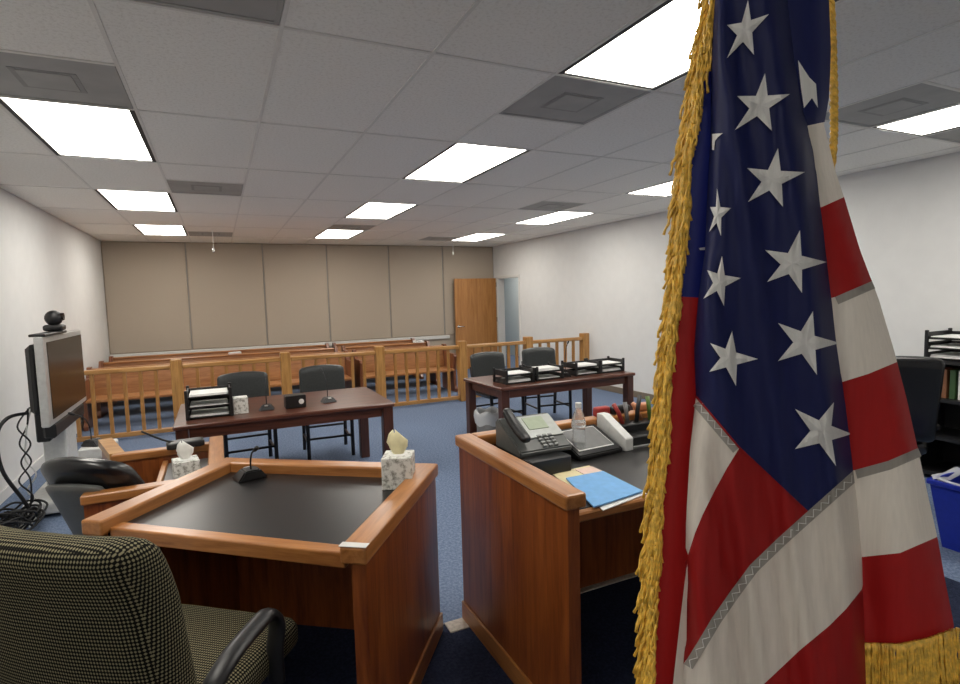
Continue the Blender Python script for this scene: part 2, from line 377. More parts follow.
for (x, y, L, lab) in ((0.0, 9.45, .33, 'thin cord with a small capsule hanging below a grille on monitor side'), (4.56, 10.9, .22, 'thin cord hanging from the ceiling near the open wooden door')):
    t = thing('hanging_microphone', lab, 'microphone', (x, y, H - L), group='hanging ceiling cords')
    obj('cord', tube(NB(), [(0, 0, L), (.004, 0, L * .5), (0, 0, .03)], .006, 6), 'trim_white', t)
    obj('capsule', lathe(NB(), [(0, -.03), (.014, -.022), (.018, 0), (.014, .03), (.007, .045), (0, .05)], 10), 'chrome' if L > .25 else 'trim_white', t, True)

# ================================================================== RAILING
RY = 8.0
rl = thing('gallery_railing', 'long oak railing with square posts and balusters in front of the pews', 'railing', (0, RY, 0))
posts = [-0.516, 0.80, 2.12, 3.445, 4.65, 5.79]
pm = None
for x in posts:
    if pm is None: o = obj('post', bx(-.065, .065, -.065, .065, 0, .95, bev=.008), 'oak_z', rl); pm = o.data
    else: o = inst('post', pm, rl)
    o.location = (x, 0, 0)
bm_ = None
for a, c in zip([XL + .01 - .065] + posts, posts):
    a += .065; c -= .065
    obj('top_rail', bx(a, c, -.05, .05, .83, .885, bev=.010), 'oak_x', rl)
    obj('bottom_rail', bx(a, c, -.03, .03, .03, .085, bev=.006), 'oak_x', rl)
    n = max(1, round((c - a) / .160) - 1)
    for k in range(1, n + 1):
        x = a + (c - a) * k / (n + 1)
        if bm_ is None: o = obj('baluster', bx(-.02, .02, -.02, .02, .08, .835), 'oak_z', rl); bm_ = o.data
        else: o = inst('baluster', bm_, rl)
        o.location = (x, 0, 0)

# ================================================================== PEWS
def pew(x0, x1, y, lab):
    L = x1 - x0
    t = thing('pew', lab, 'pew', ((x0 + x1) / 2, y, 0), group='wooden pews behind the railing')
    obj('seat', bx(-L / 2 + .04, L / 2 - .04, -.24, .22, .355, .40, bev=.012), 'pew_wood', t)
    m = Matrix.Translation((0, .22, .40)) @ Matrix.Rotation(math.radians(-9), 4, 'X')
    obj('backrest', box(NB(), -L / 2 + .04, L / 2 - .04, 0, .03, -.04, .365, bev=.008, mat=m), 'pew_wood', t)
    obj('top_cap', bx(-L / 2 + .04, L / 2 - .04, .25, .315, .745, .775, bev=.008), 'pew_wood', t)
    for s in (-1, 1):
        pr = [(-.27, 0), (-.27, .05), (-.22, .10), (-.20, .40), (-.25, .62), (-.22, .66), (.12, .66), (.22, .80), (.33, .80), (.33, 0)]
        e = NB(); q = prism(e, [(py, pz) for py, pz in pr], -.025, .025, 0)
        bmesh.ops.rotate(q, verts=q.verts, matrix=Matrix(((0, 0, 1), (1, 0, 0), (0, 1, 0))))
        bmesh.ops.translate(q, verts=q.verts, vec=(s * (L / 2 - .025), 0, 0)); obj('end_panel', q, 'pew_end', t)
    return t
ROWN = ['first row behind the railing', 'second row behind the railing', 'last row below the tan wall']
for r, y in enumerate((9.08, 9.97, 10.86)):
    pew(-1.70, 1.93, y, 'long wooden pew in the %s, on the monitor side' % ROWN[r])
    pew(2.02, 3.70, y, 'short wooden pew in the %s, toward the door' % ROWN[r])
def bookstack(x, y, z, lab, cols):
    t = thing('paper_stack', lab, 'papers', (x, y, z), 0.2)
    for k, c in enumerate(cols): obj('sheet', bx(-.1 + .01 * k, .1, -.04, .04, k * .02, k * .02 + .018, bev=.003), c, t)
bookstack(0.22, 10.255, .776, 'pale papers lying on the pew back behind the table', ['paper_pink', 'paper'])
bookstack(3.50, 10.255, .776, 'white papers on the short pew near the open door', ['paper', 'paper'])

# ================================================================== COUNSEL TABLES
def table(name, lab, x0, x1, y0, y1, rz=0):
    cx, cy = (x0 + x1) / 2, (y0 + y1) / 2; a, c = (x1 - x0) / 2, (y1 - y0) / 2
    t = thing(name, lab, 'table', (cx, cy, 0), rz)
    obj('table_top', bx(-a, a, -c, c, .695, .73, bev=.008), 'mahogany_x', t)
    for s in (-1, 1):
        obj('apron', bx(-a + .11, a - .11, s * (c - .06) - .012, s * (c - .06) + .012, .61, .695), 'mahogany_x', t)
        obj('apron', bx(s * (a - .06) - .012, s * (a - .06) + .012, -c + .11, c - .11, .61, .695), 'mahogany_x', t)
    for sx_ in (-1, 1):
        for sy_ in (-1, 1):
            X = sx_ * (a - .06); Y = sy_ * (c - .06)
            obj('leg', bx(X - .045, X + .045, Y - .045, Y + .045, 0, .695, bev=.006), 'mahogany_z', t)
    return t
table('counsel_table', 'dark red wooden table with letter tray, tissue box and black speaker box', -.36, 1.37, 4.71, 5.76)
table('counsel_table', 'dark red wooden table with a row of black two-tier letter trays', 2.48, 4.25, 4.88, 5.74, math.radians(2.5))

def chair(x, y, rz, lab):
    t = thing('counsel_chair', lab, 'chair', (x, y, 0), rz, 'black leather chairs at the two tables')
    obj('seat', rbox(.50, .48, .09, .035, 5, (0, 0, .445)), 'leather_black', t, True)
    def bend(p): return Vector((p.x * (1 - .06 * (p.z < -.1)), p.y + .16 * (p.x / .25) ** 2 * -.18 + .12 * (p.z + .2), p.z - .025 * (p.x / .24) ** 2 * (p.z > 0)))
    obj('backrest', rbox(.49, .075, .42, .035, 7, (0, .25, .72), bend), 'leather', t, True)
    for s in (-1, 1):
        obj('leg', tube(NB(), [(s * .225, -.21, .44), (s * .225, -.22, 0)], .021, 6), 'dark_metal', t)
        obj('leg', tube(NB(), [(s * .225, .29, .75), (s * .225, .22, .44), (s * .225, .26, 0)], .021, 6), 'dark_metal', t)
        obj('stretcher', tube(NB(), [(s * .225, -.215, .18), (s * .225, .24, .18)], .012, 6), 'dark_metal', t)
    obj('stretcher', tube(NB(), [(-.225, -.215, .22), (.225, -.215, .22)], .012, 6), 'dark_metal', t)
    obj('stretcher', tube(NB(), [(-.225, .235, .25), (.225, .235, .25)], .012, 6), 'dark_metal', t)
    return t
chair(.21, 5.97, .05, 'black leather chair behind the tissue box table, nearer the letter tray')
chair(1.00, 6.05, -.04, 'black leather chair behind the table, nearer the second microphone')
chair(3.12, 6.12, .06, 'black leather chair at the tray-covered table, nearer the pews')
chair(3.90, 6.22, -.12, 'turned black leather chair at the tray-covered table, nearer the white wall')

def tray(x, y, z, rz, tiers, wd, dp_, lab, group=None, hgt=.075):
    t = thing('letter_tray', lab, 'letter tray', (x, y, z), rz, group)
    for k in range(tiers):
        z0 = k * hgt; b = NB()
        box(b, -wd / 2, wd / 2, -dp_ / 2, dp_ / 2, z0, z0 + .008)
        box(b, -wd / 2, -wd / 2 + .008, -dp_ / 2, dp_ / 2, z0, z0 + hgt * .7); box(b, wd / 2 - .008, wd / 2, -dp_ / 2, dp_ / 2, z0, z0 + hgt * .7)
        box(b, -wd / 2, wd / 2, dp_ / 2 - .008, dp_ / 2, z0, z0 + hgt * .6)
        box(b, -wd / 2, wd / 2, -dp_ / 2, -dp_ / 2 + .006, z0, z0 + .018)
        tr = obj('tray', b, 'black_plastic', t)
        q = NB()
        n = random.randint(2, 4)
        for i in range(n): box(q, -wd / 2 + .02, wd / 2 - .02 - .006 * (i % 2), -dp_ / 2 + .012 + .006 * i, dp_ / 2 - .02, z0 + .009 + i * .008, z0 + .016 + i * .008)
        obj('papers', q, 'paper', tr)
    for s in (-1, 1):
        for e in (-1, 1): obj('corner_post', bx(s * wd / 2 - .012, s * wd / 2 + .012, e * dp_ / 2 - .012, e * dp_ / 2 + .012, 0, tiers * hgt - .01, bev=.003), 'black_plastic', t)
    return t
tray(-.105, 5.06, .73, .0, 3, .32, .30, 'black three-tier letter tray with papers beside the patterned tissue box', hgt=.082)
for k, (px_, py_, n, lab) in enumerate(((2.80, 5.13, 2, 'black two-tier letter tray at the pew end of the table'), (3.19, 5.17, 2, 'black two-tier letter tray second from the pew end of the table'),
                      (3.72, 5.21, 2, 'black two-tier letter tray next to the gooseneck microphone base'), (4.075, 5.23, 2, 'black letter tray at the white wall end of the table'))):
    tray(px_, py_, .73, math.radians(2.5), n, .33, .26, lab, 'letter trays on the far table', .082)

def tissue(x, y, z, rz, s, hh, tis, lab):
    t = thing('tissue_box', lab, 'tissue box', (x, y, z), rz)
    obj('carton', bx(-s / 2, s / 2, -s / 2, s / 2, 0, hh, bev=.003), 'marble_print', t)
    obj('opening', lathe(NB(), [(0, hh), (s * .33, hh), (s * .33, hh + .002), (0, hh + .002)], 16), 'paper', t)
    if tis:
        b = NB(); N = 16; prev = None
        hs = [0, .03, .055, .085]
        rings = []
        for r_i, (rr, zz) in enumerate(((.018, 0), (.034, .028), (.038, .052), (.020, .078), (.004, .094))):
            rings.append([b.verts.new((rr * (1 + .35 * math.sin(3 * 2 * PI * k / N + r_i)) * math.cos(2 * PI * k / N) - .012 * (zz / .09), .6 * rr * (1 + .3 * math.cos(2 * 2 * PI * k / N)) * math.sin(2 * PI * k / N), hh + zz * (1 + .12 * math.sin(2 * 2 * PI * k / N + 1)))) for k in range(N)])
        for a, c in zip(rings, rings[1:]):
            for k in range(N): b.faces.new((a[k], a[(k + 1) % N], c[(k + 1) % N], c[k]))
        b.faces.new(rings[-1]); obj('tissue', b, tis, t, True)
    return t
tissue(.125, 5.0, .73, .05, .115, .135, None, 'white patterned tissue box on dark red table beside letter tray')

def mic(x, y, z, rz, lab, hgt=.3, lean=.1):
    t = thing('gooseneck_microphone', lab, 'microphone', (x, y, z), rz)
    b = NB(); r = bmesh.ops.create_cube(b, size=1)
    for v in r['verts']:
        k = .5 if v.co.z > 0 else 1
        v.co = Vector((v.co.x * .11 * (k if v.co.x > 0 else .9), v.co.y * .13 * k, (v.co.z + .5) * .045))
    bmesh.ops.bevel(b, geom=b.edges[:], offset=.006, segments=2, affect='EDGES')
    obj('base', b, 'black_plastic', t); obj('button', bx(.02, .04, -.015, .015, .035, .043, bev=.002), 'silver', t)
    pts = spline([(-.02, 0, .04), (-.022, 0, .04 + hgt * .4), (-.03 - lean * .3, 0, .04 + hgt * .8), (-.03 - lean, 0, .04 + hgt)], 6)
    obj('neck', tube(NB(), pts, .004, 6), 'black_matte', t, True)
    e = pts[-1]; d = (pts[-1] - pts[-2]).normalized()
    obj('capsule', tube(NB(), [e, e + d * .01, e + d * .045, e + d * .055], [.005, .009, .009, .004], 8), 'black_matte', t, True)
    return t
mic(.33, 5.02, .73, -1.7, 'microphone on dark red table between tissue box and black speaker box', .22, .08)
mic(.86, 5.08, .73, -1.4, 'microphone on dark red table at the open end past the speaker box', .22, .08)
mic(3.455, 5.14, .73, 1.2, 'tall gooseneck microphone standing among the letter trays', .34, .12)
t = thing('speaker_box', 'small black box with round white dial on dark red table', 'speaker', (.56, 4.99, .73), .05)
obj('body', bx(-.085, .085, -.05, .05, 0, .11, bev=.006), 'black_plastic', t)
q = lathe(NB(), [(0, 0), (.022, 0), (.022, .006), (0, .008)], 16); bmesh.ops.rotate(q, verts=q.verts, matrix=Matrix.Rotation(PI / 2, 3, 'X')); bmesh.ops.translate(q, verts=q.verts, vec=(.045, -.05, .055)); obj('dial', q, 'paper', t)
# wastebasket under the far table
t = thing('wastebasket', 'black wastebasket with a clear bag liner under the tray-covered table', 'wastebasket', (2.655, 5.46, 0)); t.scale = (1.15, 1.15, 1.1)
obj('bin', lathe(NB(), [(.10, 0), (.105, .005), (.135, .33), (.129, .33), (.10, .012), (0, .012)], 20), 'grey_plastic', t, True)
b = NB(); N = 28; rings = []
for r0, z in ((.14, .22), (.142, .30), (.145, .345), (.128, .352), (.118, .30), (.10, .1)):
    rings.append([b.verts.new(((r0 + .006 * math.sin(7 * k + z * 40)) * math.cos(2 * PI * k / N), (r0 + .006 * math.sin(7 * k + z * 40)) * math.sin(2 * PI * k / N), z + .014 * math.sin(5 * k))) for k in range(N)])
for a, c in zip(rings, rings[1:]):
    for k in range(N): b.faces.new((a[k], a[(k + 1) % N], c[(k + 1) % N], c[k]))
obj('bag', b, 'bag_plastic', t, True)

# ================================================================== JUDGE'S DESK (turned quadrilateral)
A_, B_, C_, D_ = Vector((-.47, 2.265)), Vector((-.005, 2.86)), Vector((.84, 2.25)), Vector((.352, 1.575))
TZ = .92
jd = thing('judge_desk', 'cherry wood bench desk with raised rails around a black top, armchair before it', 'desk')
obj('rail', beam(A_, B_, .085, TZ - .055, TZ, .008), 'cherry_rail_side', jd)
obj('rail', beam(B_, C_, .085, TZ - .055, TZ - .001, .008), 'cherry_rail_long', jd)
obj('rail', beam(C_, D_, .085, TZ - .055, TZ, .008), 'cherry_rail_side', jd)
dAB = (B_ - A_).normalized(); dBC = (C_ - B_).normalized(); dDC = (C_ - D_).normalized()
A2 = A_ + dBC * .0 + dAB * .03; D2 = D_ + dDC * .03
obj('front_edge', beam(D2 - dBC * .083, A2 + dBC * .083, .055, TZ - .085, TZ - .035, .006), 'cherry_rail_long', jd)
obj('writing_surface', prism(NB(), [A_ + dAB * .05 + dBC * .05, D_ + dDC * .05 - dBC * .05, C_ - dDC * .05 - dBC * .05, B_ - dAB * .05 + dBC * .05], TZ - .075, TZ - .045), 'black_laminate', jd)
obj('side_panel', beam(C_ - dBC * .012 - dDC * .012, D_ - dBC * .012 + dDC * .02, .045, DZ, TZ - .056), 'cherry_panel', jd)
obj('side_panel', beam(A_ + dBC * .012 + dAB * .02, B_ + dBC * .012 - dAB * .012, .045, DZ, TZ - .056), 'cherry_panel', jd)
obj('front_panel', beam(B_ + dBC * .06 - dAB * .012, C_ - dBC * .06 - dDC * .012, .04, 0.0, TZ - .057), 'cherry_panel', jd)
obj('baseboard', beam(C_ - dBC * .001 - dDC * .005, D_ - dBC * .001 + dDC * .02, .0115, DZ, DZ + .085, .003), 'cherry_rail_side', jd)
obj('corner_cap', beam(D_ + dDC * .012, D_, .086, TZ - .02, TZ + .001) if 0 else prism(NB(), [D_ - dBC * .086, D_, D_ + dDC * .03, D_ + dDC * .03 - dBC * .086], TZ, TZ + .0015), 'trim_white', jd)
# items on it
tissue(.640, 2.185, TZ - .045, math.radians(-25), .122, .132, 'tissue_yellow', 'white patterned tissue box with yellow tissue on the judge desk')
mp = onz(250, 478, TZ - .045)
mic(mp.x, mp.y, TZ - .045, A53 + .9, 'black microphone with short bent neck on the judge desk top', .10, .05)

# ================================================================== CLERK DESK (right)
cd = thing('clerk_desk', 'cherry wood desk with high side rail, black top, phone and blue folder', 'desk')
RT = 1.02; X0, X1, Y0, Y1 = .945, 2.95, 1.41, 2.31; SZ = .90
obj('rail', bx(X0, X0 + .08, Y0, Y1, RT - .05, RT, bev=.009, seg=2), 'cherry_rail_y', cd)
obj('rail', bx(X0 + .08, X1, Y1 - .08, Y1, RT - .05, RT - .001, bev=.009, seg=2), 'cherry_rail_x', cd)
obj('side_panel', bx(X0 + .015, X0 + .06, Y0 + .015, Y1 - .015, DZ, RT - .05), 'cherry_panel', cd)
obj('baseboard', bx(X0 + .004, X0 + .015, Y0 + .02, Y1 - .015, DZ, DZ + .085, bev=.003), 'cherry_rail_y', cd)
obj('front_panel', bx(X0 + .06, X1 - .05, Y1 - .06, Y1 - .02, DZ, RT - .051), 'cherry_panel', cd)
obj('side_panel', bx(X1 - .05, X1 - .01, Y0 + .12, Y1 - .02, DZ, SZ - .03), 'cherry_panel', cd)
obj('writing_surface', bx(X0 + .061, X1, Y0 + .15, Y1 - .061, SZ - .03, SZ), 'black_laminate', cd)
obj('front_edge', bx(X0 + .061, X1, Y0 + .115, Y0 + .15, SZ - .035, SZ - .001, bev=.006), 'cherry_rail_x', cd)
# phone on its black stand
st = thing('phone_stand', 'black box stand under the desk phone', 'stand', (1.215, 2.075, SZ), 0)
obj('body', bx(-.10, .10, -.16, .16, 0, .07, bev=.005), 'black_plastic', st)
ph = thing('desk_phone', 'grey desk phone with lit-green display on a black stand beside water bottle', 'phone', (1.235, 2.10, SZ + .07), 0)
tl = Matrix.Translation((0, 0, .012)) @ Matrix.Rotation(math.radians(32), 4, 'X')
b = NB(); prism(b, [(-.12, .0), (.12, .0), (.12, .015), (.09, .135), (-.12, .018)], 0, 0) if 0 else None
b.free()
b = NB(); q = prism(b, [(-.12, 0), (.11, 0), (.11, .115), (.085, .13), (-.12, .022)], -.13, .13)
bmesh.ops.rotate(q, verts=q.verts, matrix=Matrix(((0, 0, 1), (1, 0, 0), (0, 1, 0)))); bmesh.ops.bevel(q, geom=q.edges[:], offset=.006, segments=2, affect='EDGES')
obj('body', q, 'phone_grey', ph)
sl = math.atan2(.108, .205)
fm = Matrix.Translation((0, -.12, .024)) @ Matrix.Rotation(sl, 4, 'X')
fp = obj('faceplate', box(NB(), -.045, .125, .07, .215, 0, .006, bev=.002, mat=fm), 'phone_silver', ph)
obj('display', box(NB(), -.025, .075, .12, .20, .0062, .009, mat=fm), 'phone_screen', fp)
for r in range(4):
    for k in range(3): obj('key', box(NB(), -.012 + k * .028, .008 + k * .028, .010 + r * .02, .022 + r * .02, .0, .008 if r < 3 else .010, bev=.002, mat=fm), 'key_grey', ph)
def hs(p): return Vector((p.x, p.y, p.z + .022 - 3.0 * (p.y) ** 2 * -.9))
q = rbox(.045, .215, .035, .016, 6, (0, 0, 0), lambda p: Vector((p.x, p.y, p.z + 1.1 * -(abs(p.y) - .108) * -.12 + .02)))
bmesh.ops.transform(q, matrix=Matrix.Translation((-.092, -.01, .10)) @ Matrix.Rotation(sl, 4, 'X'), verts=q.verts)
obj('handset', q, 'black_plastic', ph, True)
# bottle
bp = onz(579, 456, SZ)
bt = thing('water_bottle', 'clear plastic water bottle standing on the black desk top', 'bottle', (bp.x, bp.y, SZ)); bt.scale = (1.05, 1.05, 1.2)
obj('body', lathe(NB(), [(.0, .004), (.024, 0), (.030, .008), (.031, .03), (.028, .05), (.031, .07), (.026, .092), (.031, .115), (.030, .14), (.022, .165), (.012, .185), (.0115, .196), (0, .196)], 20), 'clear_plastic', bt, True)
obj('cap', lathe(NB(), [(.0135, .19), (.0135, .208), (0, .208)], 14), 'white_plastic', bt)
obj('label', lathe(NB(), [(.0318, .117), (.0318, .135)], 20), 'clear_plastic', bt)
# tilted touch panel
tpz = onz(588, 446, SZ)
tp = thing('touch_panel', 'black tilted touch screen panel behind the water bottle', 'screen', (1.545, 2.12, SZ), math.radians(4))
q = prism(NB(), [(-.10, 0), (.10, 0), (.10, .10), (-.10, .022)], -.13, .13); bmesh.ops.rotate(q, verts=q.verts, matrix=Matrix(((0, 0, 1), (1, 0, 0), (0, 1, 0)))); bmesh.ops.bevel(q, geom=q.edges[:], offset=.005, segments=2, affect='EDGES')
obj('body', q, 'black_plastic', tp)
fm = Matrix.Translation((0, -.10, .022)) @ Matrix.Rotation(math.atan2(.078, .2), 4, 'X')
obj('screen', box(NB(), -.10, .10, .04, .19, .0, .003, mat=fm), 'grey_plastic', tp); obj('screen_border', box(NB(), -.105, .105, .034, .196, -.002, .0015, mat=fm), 'paper', tp)
# white tilted binder box
wbx = thing('white_box', 'white slanted file box between touch screen and pen organizer', 'box', (1.715, 2.13, SZ), math.radians(5))
q = prism(NB(), [(-.10, 0), (.10, 0), (.10, .15), (.06, .15), (-.10, .06)], -.025, .025); bmesh.ops.rotate(q, verts=q.verts, matrix=Matrix(((0, 0, 1), (1, 0, 0), (0, 1, 0)))); bmesh.ops.bevel(q, geom=q.edges[:], offset=.003, segments=1, affect='EDGES')
obj('body', q, 'white_plastic', wbx); obj('slot', bx(-.018, .018, -.095, .05, .0605, .064), 'paper', wbx)
# organizer with pens
og = thing('desk_organizer', 'dark desk organizer with yellow note on its front', 'organizer', (1.91, 2.145, SZ), 0)
b = NB(); box(b, -.14, .14, -.08, .08, 0, .05, bev=.004); box(b, -.14, .14, 0, .08, .05, .09, bev=.004); obj('body', b, 'black_plastic', og)
obj('base_tray', bx(-.15, .15, -.10, .09, 0, .008), 'grey_plastic', og); obj('note', bx(-.02, .06, -.083, -.081, .015, .045), 'paper_yellow', og)
for k, (dx, dy, c, hh) in enumerate(((-.10, .04, 'red_plastic', .10), (-.06, .05, 'grey_plastic', .10), (-.02, .03, 'black_plastic', .13), (.03, .05, 'orange_plastic', .09), (.07, .03, 'green_plastic', .12), (.11, .05, 'green_plastic', .09))):
    b = tube(NB(), [(0, 0, 0), ((k % 3 - 1) * .02, .01, hh * .6), ((k % 3 - 1) * .04, .02, hh)], .011, 8)
    o = obj('marker_pen', b, c, None, True); o.location = (1.91 + dx, 2.145 + dy, SZ + .0905)
    tag(o, {0: 'red marker standing in the dark desk organizer', 1: 'grey marker standing in the dark desk organizer', 2: 'tall black marker standing in the dark desk organizer', 3: 'orange marker standing in the dark desk organizer', 4: 'taller green marker standing in the dark desk organizer', 5: 'shorter green marker standing in the dark desk organizer'}[k], 'marker', 'markers in the desk organizer')
b = rbox(.13, .04, .045, .018, 4, (0, 0, .0225)); o = obj('stapler', b, 'black_plastic', None, True); o.location = (1.86, 2.27, RT)
tag(o, 'black stapler lying on the rail behind the white file box', 'stapler')
b = rbox(.09, .04, .05, .012, 4, (0, 0, .025)); o = obj('tape_dispenser', b, 'red_plastic', None, True); o.location = (1.745, 2.27, RT)
tag(o, 'red tape dispenser on the rail behind the organizer', 'tape dispenser')
b = rbox(.09, .05, .04, .012, 4, (0, 0, .02)); o = obj('sponge_holder', b, 'orange_plastic', None, True); o.location = (2.01, 2.27, RT)
tag(o, 'small orange holder on the rail behind the organizer', 'holder')
# folders on the near end
def sheet(name, pix, z, th, mat, lab, cat):
    P = [onz(x, y, z).to_2d() for x, y in pix]; c = sum(P, Vector((0, 0))) / len(P)
    o = obj(name, prism(NB(), [p - c for p in P], 0, th), mat); o.location = (c.x, c.y, z); return tag(o, lab, cat)
sheet('paper_sheets', [(552, 474), (589, 466), (606, 474), (590, 492), (572, 490)], SZ, .003, 'paper_yellow', 'pale yellow papers under the blue folder', 'papers')
sheet('paper_sheets', [(575, 470), (592, 467), (608, 474), (598, 482)], SZ + .0035, .003, 'paper_pink', 'pink sheet between yellow papers and blue folder', 'papers')
sheet('folder', [(566, 479), (603, 472), (643, 492), (594, 508)], SZ + .007, .005, 'folder_blue', 'light blue folder on the desk near end', 'folder')
sheet('folder', [(580, 486), (603, 474), (647, 494), (603, 511)], SZ + .0005 if 0 else SZ + .0, .0028, 'paper', 'white folder below the blue folder', 'folder')

# ================================================================== JUDGE'S ARMCHAIR
ja = math.atan2(.77, .63) - PI / 2
jc = thing('armchair', 'fabric swivel armchair in black and olive weave at the judge desk', 'chair', (-.14, 1.757, DZ), ja)
obj('seat', rbox(.48, .46, .11, .05, 8, (0, .0, .455)), 'chair_weave', jc, True)
def jb(p):
    zz = (p.z + .32) / .64
    return Vector((p.x * (1.0 - .10 * max(0, .5 - zz)), p.y - .10 * zz - .03 * max(0, zz - .75) / .25 + .03 * (p.x / .26) ** 2, p.z))
obj('backrest', rbox(.53, .13, .62, .06, 10, (0, -.27, .705), jb), 'chair_weave', jc, True)
for s in (-1, 1):
    pts = spline([(s * .27, -.20, .44), (s * .275, -.24, .56), (s * .275, -.16, .615), (s * .262, -.03, .625), (s * .258, .035, .62), (s * .255, .07, .57), (s * .25, .06, .49), (s * .25, .06, .40)], 6)
    obj('armrest', tube(NB(), pts, .028, 10, flat=.55), 'black_plastic', jc, True)
obj('gas_column', lathe(NB(), [(.03, .10), (.03, .25), (.022, .25), (.022, .39), (.10, .40), (.10, .405), (0, .405)], 14), 'dark_metal', jc)
for k in range(5):
    a = 2 * PI * k / 5 + .3
    lg = obj('base_leg', tube(NB(), [(0, 0, .12), (.28 * math.cos(a), .28 * math.sin(a), .075)], [.03, .018], 8), 'black_plastic', jc)
    q = lathe(NB(), [(0, -.02), (.026, -.02), (.03, -.012), (.03, .012), (.026, .02), (0, .02)], 12); bmesh.ops.rotate(q, verts=q.verts, matrix=Matrix.Rotation(PI / 2, 3, 'X') ); bmesh.ops.translate(q, verts=q.verts, vec=(.28 * math.cos(a), .28 * math.sin(a), .030)); obj('caster', q, 'rubber', lg)

# ================================================================== WITNESS STAND
ws = thing('witness_stand', 'low cherry wood witness stand with rails behind the judge desk', 'witness stand')
WZ = .80
obj('rail', bx(-.61, -.09, 2.965, 3.035, WZ - .045, WZ, bev=.006), 'cherry_rail_x', ws)
obj('rail', bx(-.60, -.09, 3.70, 3.77, WZ - .045, WZ - .001, bev=.006), 'cherry_rail_x', ws)
obj('rail', beam((-.10, 3.86), (-.02, 3.05), .001, WZ - .045, WZ) if 0 else bx(-.095, -.015, 2.965, 3.84, WZ - .04, WZ + .012, bev=.006), 'cherry_rail_y', ws)
obj('rail', beam((-.74, 4.2), (-.61, 3.74), -.075, WZ - .045, WZ, 0), 'oak_x', ws)
obj('wing_panel', beam((-.72, 4.17), (-.60, 3.75), -.03, 0, WZ - .046), 'cherry_panel', ws)
obj('near_panel', bx(-.60, -.09, 2.98, 3.02, 0, WZ - .046), 'cherry_panel', ws)
obj('far_panel', bx(-.59, -.09, 3.715, 3.755, 0, WZ - .046), 'cherry_panel', ws)
obj('side_panel', bx(-.08, -.035, 2.98, 3.82, 0, WZ - .041), 'cherry_panel', ws)
obj('shelf_surface', bx(-.315, -.081, 3.02, 3.715, .69, .71), 'grey_plastic', ws)
obj('shelf_edge', bx(-.345, -.316, 3.02, 3.715, .685, .73, bev=.004), 'cherry_rail_y', ws)
tissue(-.205, 3.36, .71, .15, .125, .10, 'tissue_white', 'white patterned tissue box with white tissue in the witness stand')
kb = thing('console', 'black desk console on the far rail of the witness stand', 'console', (-.22, 3.70, WZ), .1)
obj('body', rbox(.20, .11, .04, .012, 4, (0, 0, .02)), 'black_plastic', kb, True)
obj('gooseneck', tube(NB(), spline([(-.06, 0, .035), (-.12, .01, .06), (-.22, .03, .12)], 5), .006, 6), 'black_matte', kb, True)
wc = thing('leather_chair', 'black leather swivel chair with grey back shell beside the witness stand', 'chair', (-.44, 3.44, 0), math.radians(-32))
obj('seat', rbox(.40, .38, .10, .045, 6, (0, .0, .45)), 'leather_black', wc, True)
def wcb(p):
    zz = (p.z + .25) / .5
    return Vector((p.x * (1 - .18 * max(0, zz - .5)), p.y - .16 * zz - .06 * zz * zz + .10 * (p.x / .25) ** 2, p.z - .10 * (p.x / .25) ** 2 * max(0, zz - .3)))
obj('backrest', rbox(.47, .12, .50, .058, 9, (0, -.20, .71), wcb), 'leather_black', wc, True)
obj('back_shell', rbox(.30, .05, .40, .02, 7, (0, -.250, .64), wcb), 'phone_grey', wc, True)
obj('gas_column', lathe(NB(), [(.03, .08), (.03, .25), (.022, .25), (.022, .40), (0, .40)], 12), 'dark_metal', wc)
for k in range(5):
    a = 2 * PI * k / 5; obj('base_leg', tube(NB(), [(0, 0, .11), (.19 * math.cos(a), .19 * math.sin(a), .025)], [.028, .02], 8), 'black_plastic', wc)

# ================================================================== VIDEO CART
vc = thing('video_cart', 'white rolling cart with silver-framed flat monitor and camera on top', 'monitor cart', (-1.24, 5.62, 0))
obj('base', bx(-.22, .20, -.34, .34, .03, .13, bev=.02, seg=2), 'cart_white', vc)
obj('column', bx(-.09, .07, -.17, .17, .13, .80, bev=.015, seg=2), 'cart_white', vc)
for s in (-1, 1):
    for e in (-1, 1): obj('caster', lathe(NB(), [(.02, 0), (.025, .01), (.025, .03), (.02, .04)], 10, (s * .14 - .01, e * .26, 0)), 'rubber', vc)
obj('bracket', bx(-.07, .02, -.40, .40, .62, .95, bev=.01), 'black_plastic', vc)
mo = obj('monitor', bx(.03, .085, -.66, .60, .775, 1.44, bev=.012, seg=2), 'silver', vc)
obj('screen', bx(.0852, .089, -.57, .565, .82, 1.395), 'screen_dark', mo)
obj('housing', bx(-.05, .031, -.58, .56, .86, 1.38, bev=.03), 'black_plastic', mo)
obj('speaker_bar', bx(.0, .08, -.50, .50, .66, .773, bev=.015), 'black_plastic', mo)
cm = obj('camera_shelf', bx(-.0, .10, -.64, .0, 1.4405, 1.46, bev=.004), 'black_plastic', vc)
q = rbox(.13, .15, .05, .02, 4, (.05, -.14, 1.488)); obj('camera_base', q, 'black_plastic', cm, True)
q = NB(); bmesh.ops.create_uvsphere(q, u_segments=16, v_segments=10, radius=.062); bmesh.ops.translate(q, verts=q.verts, vec=(.05, -.14, 1.565)); cb = obj('camera_head', q, 'black_plastic', cm, True)
q = lathe(NB(), [(.03, 0), (.03, .02), (.022, .02), (0, .012)], 14); bmesh.ops.rotate(q, verts=q.verts, matrix=Matrix.Rotation(PI / 2, 3, 'Y')); bmesh.ops.translate(q, verts=q.verts, vec=(.098, -.14, 1.575)); obj('camera_lens', q, 'screen_dark', cb)
def cable(lab, pts, r=.009, mat='black_matte', n=8):
    P = [Vector(p) for p in pts]; base = P[0].copy(); o = obj('cable', tube(NB(), spline([p - base for p in P], n), r, 6), mat, None, True); o.location = base
    return tag(o, lab, 'cable', 'cables behind the video cart')
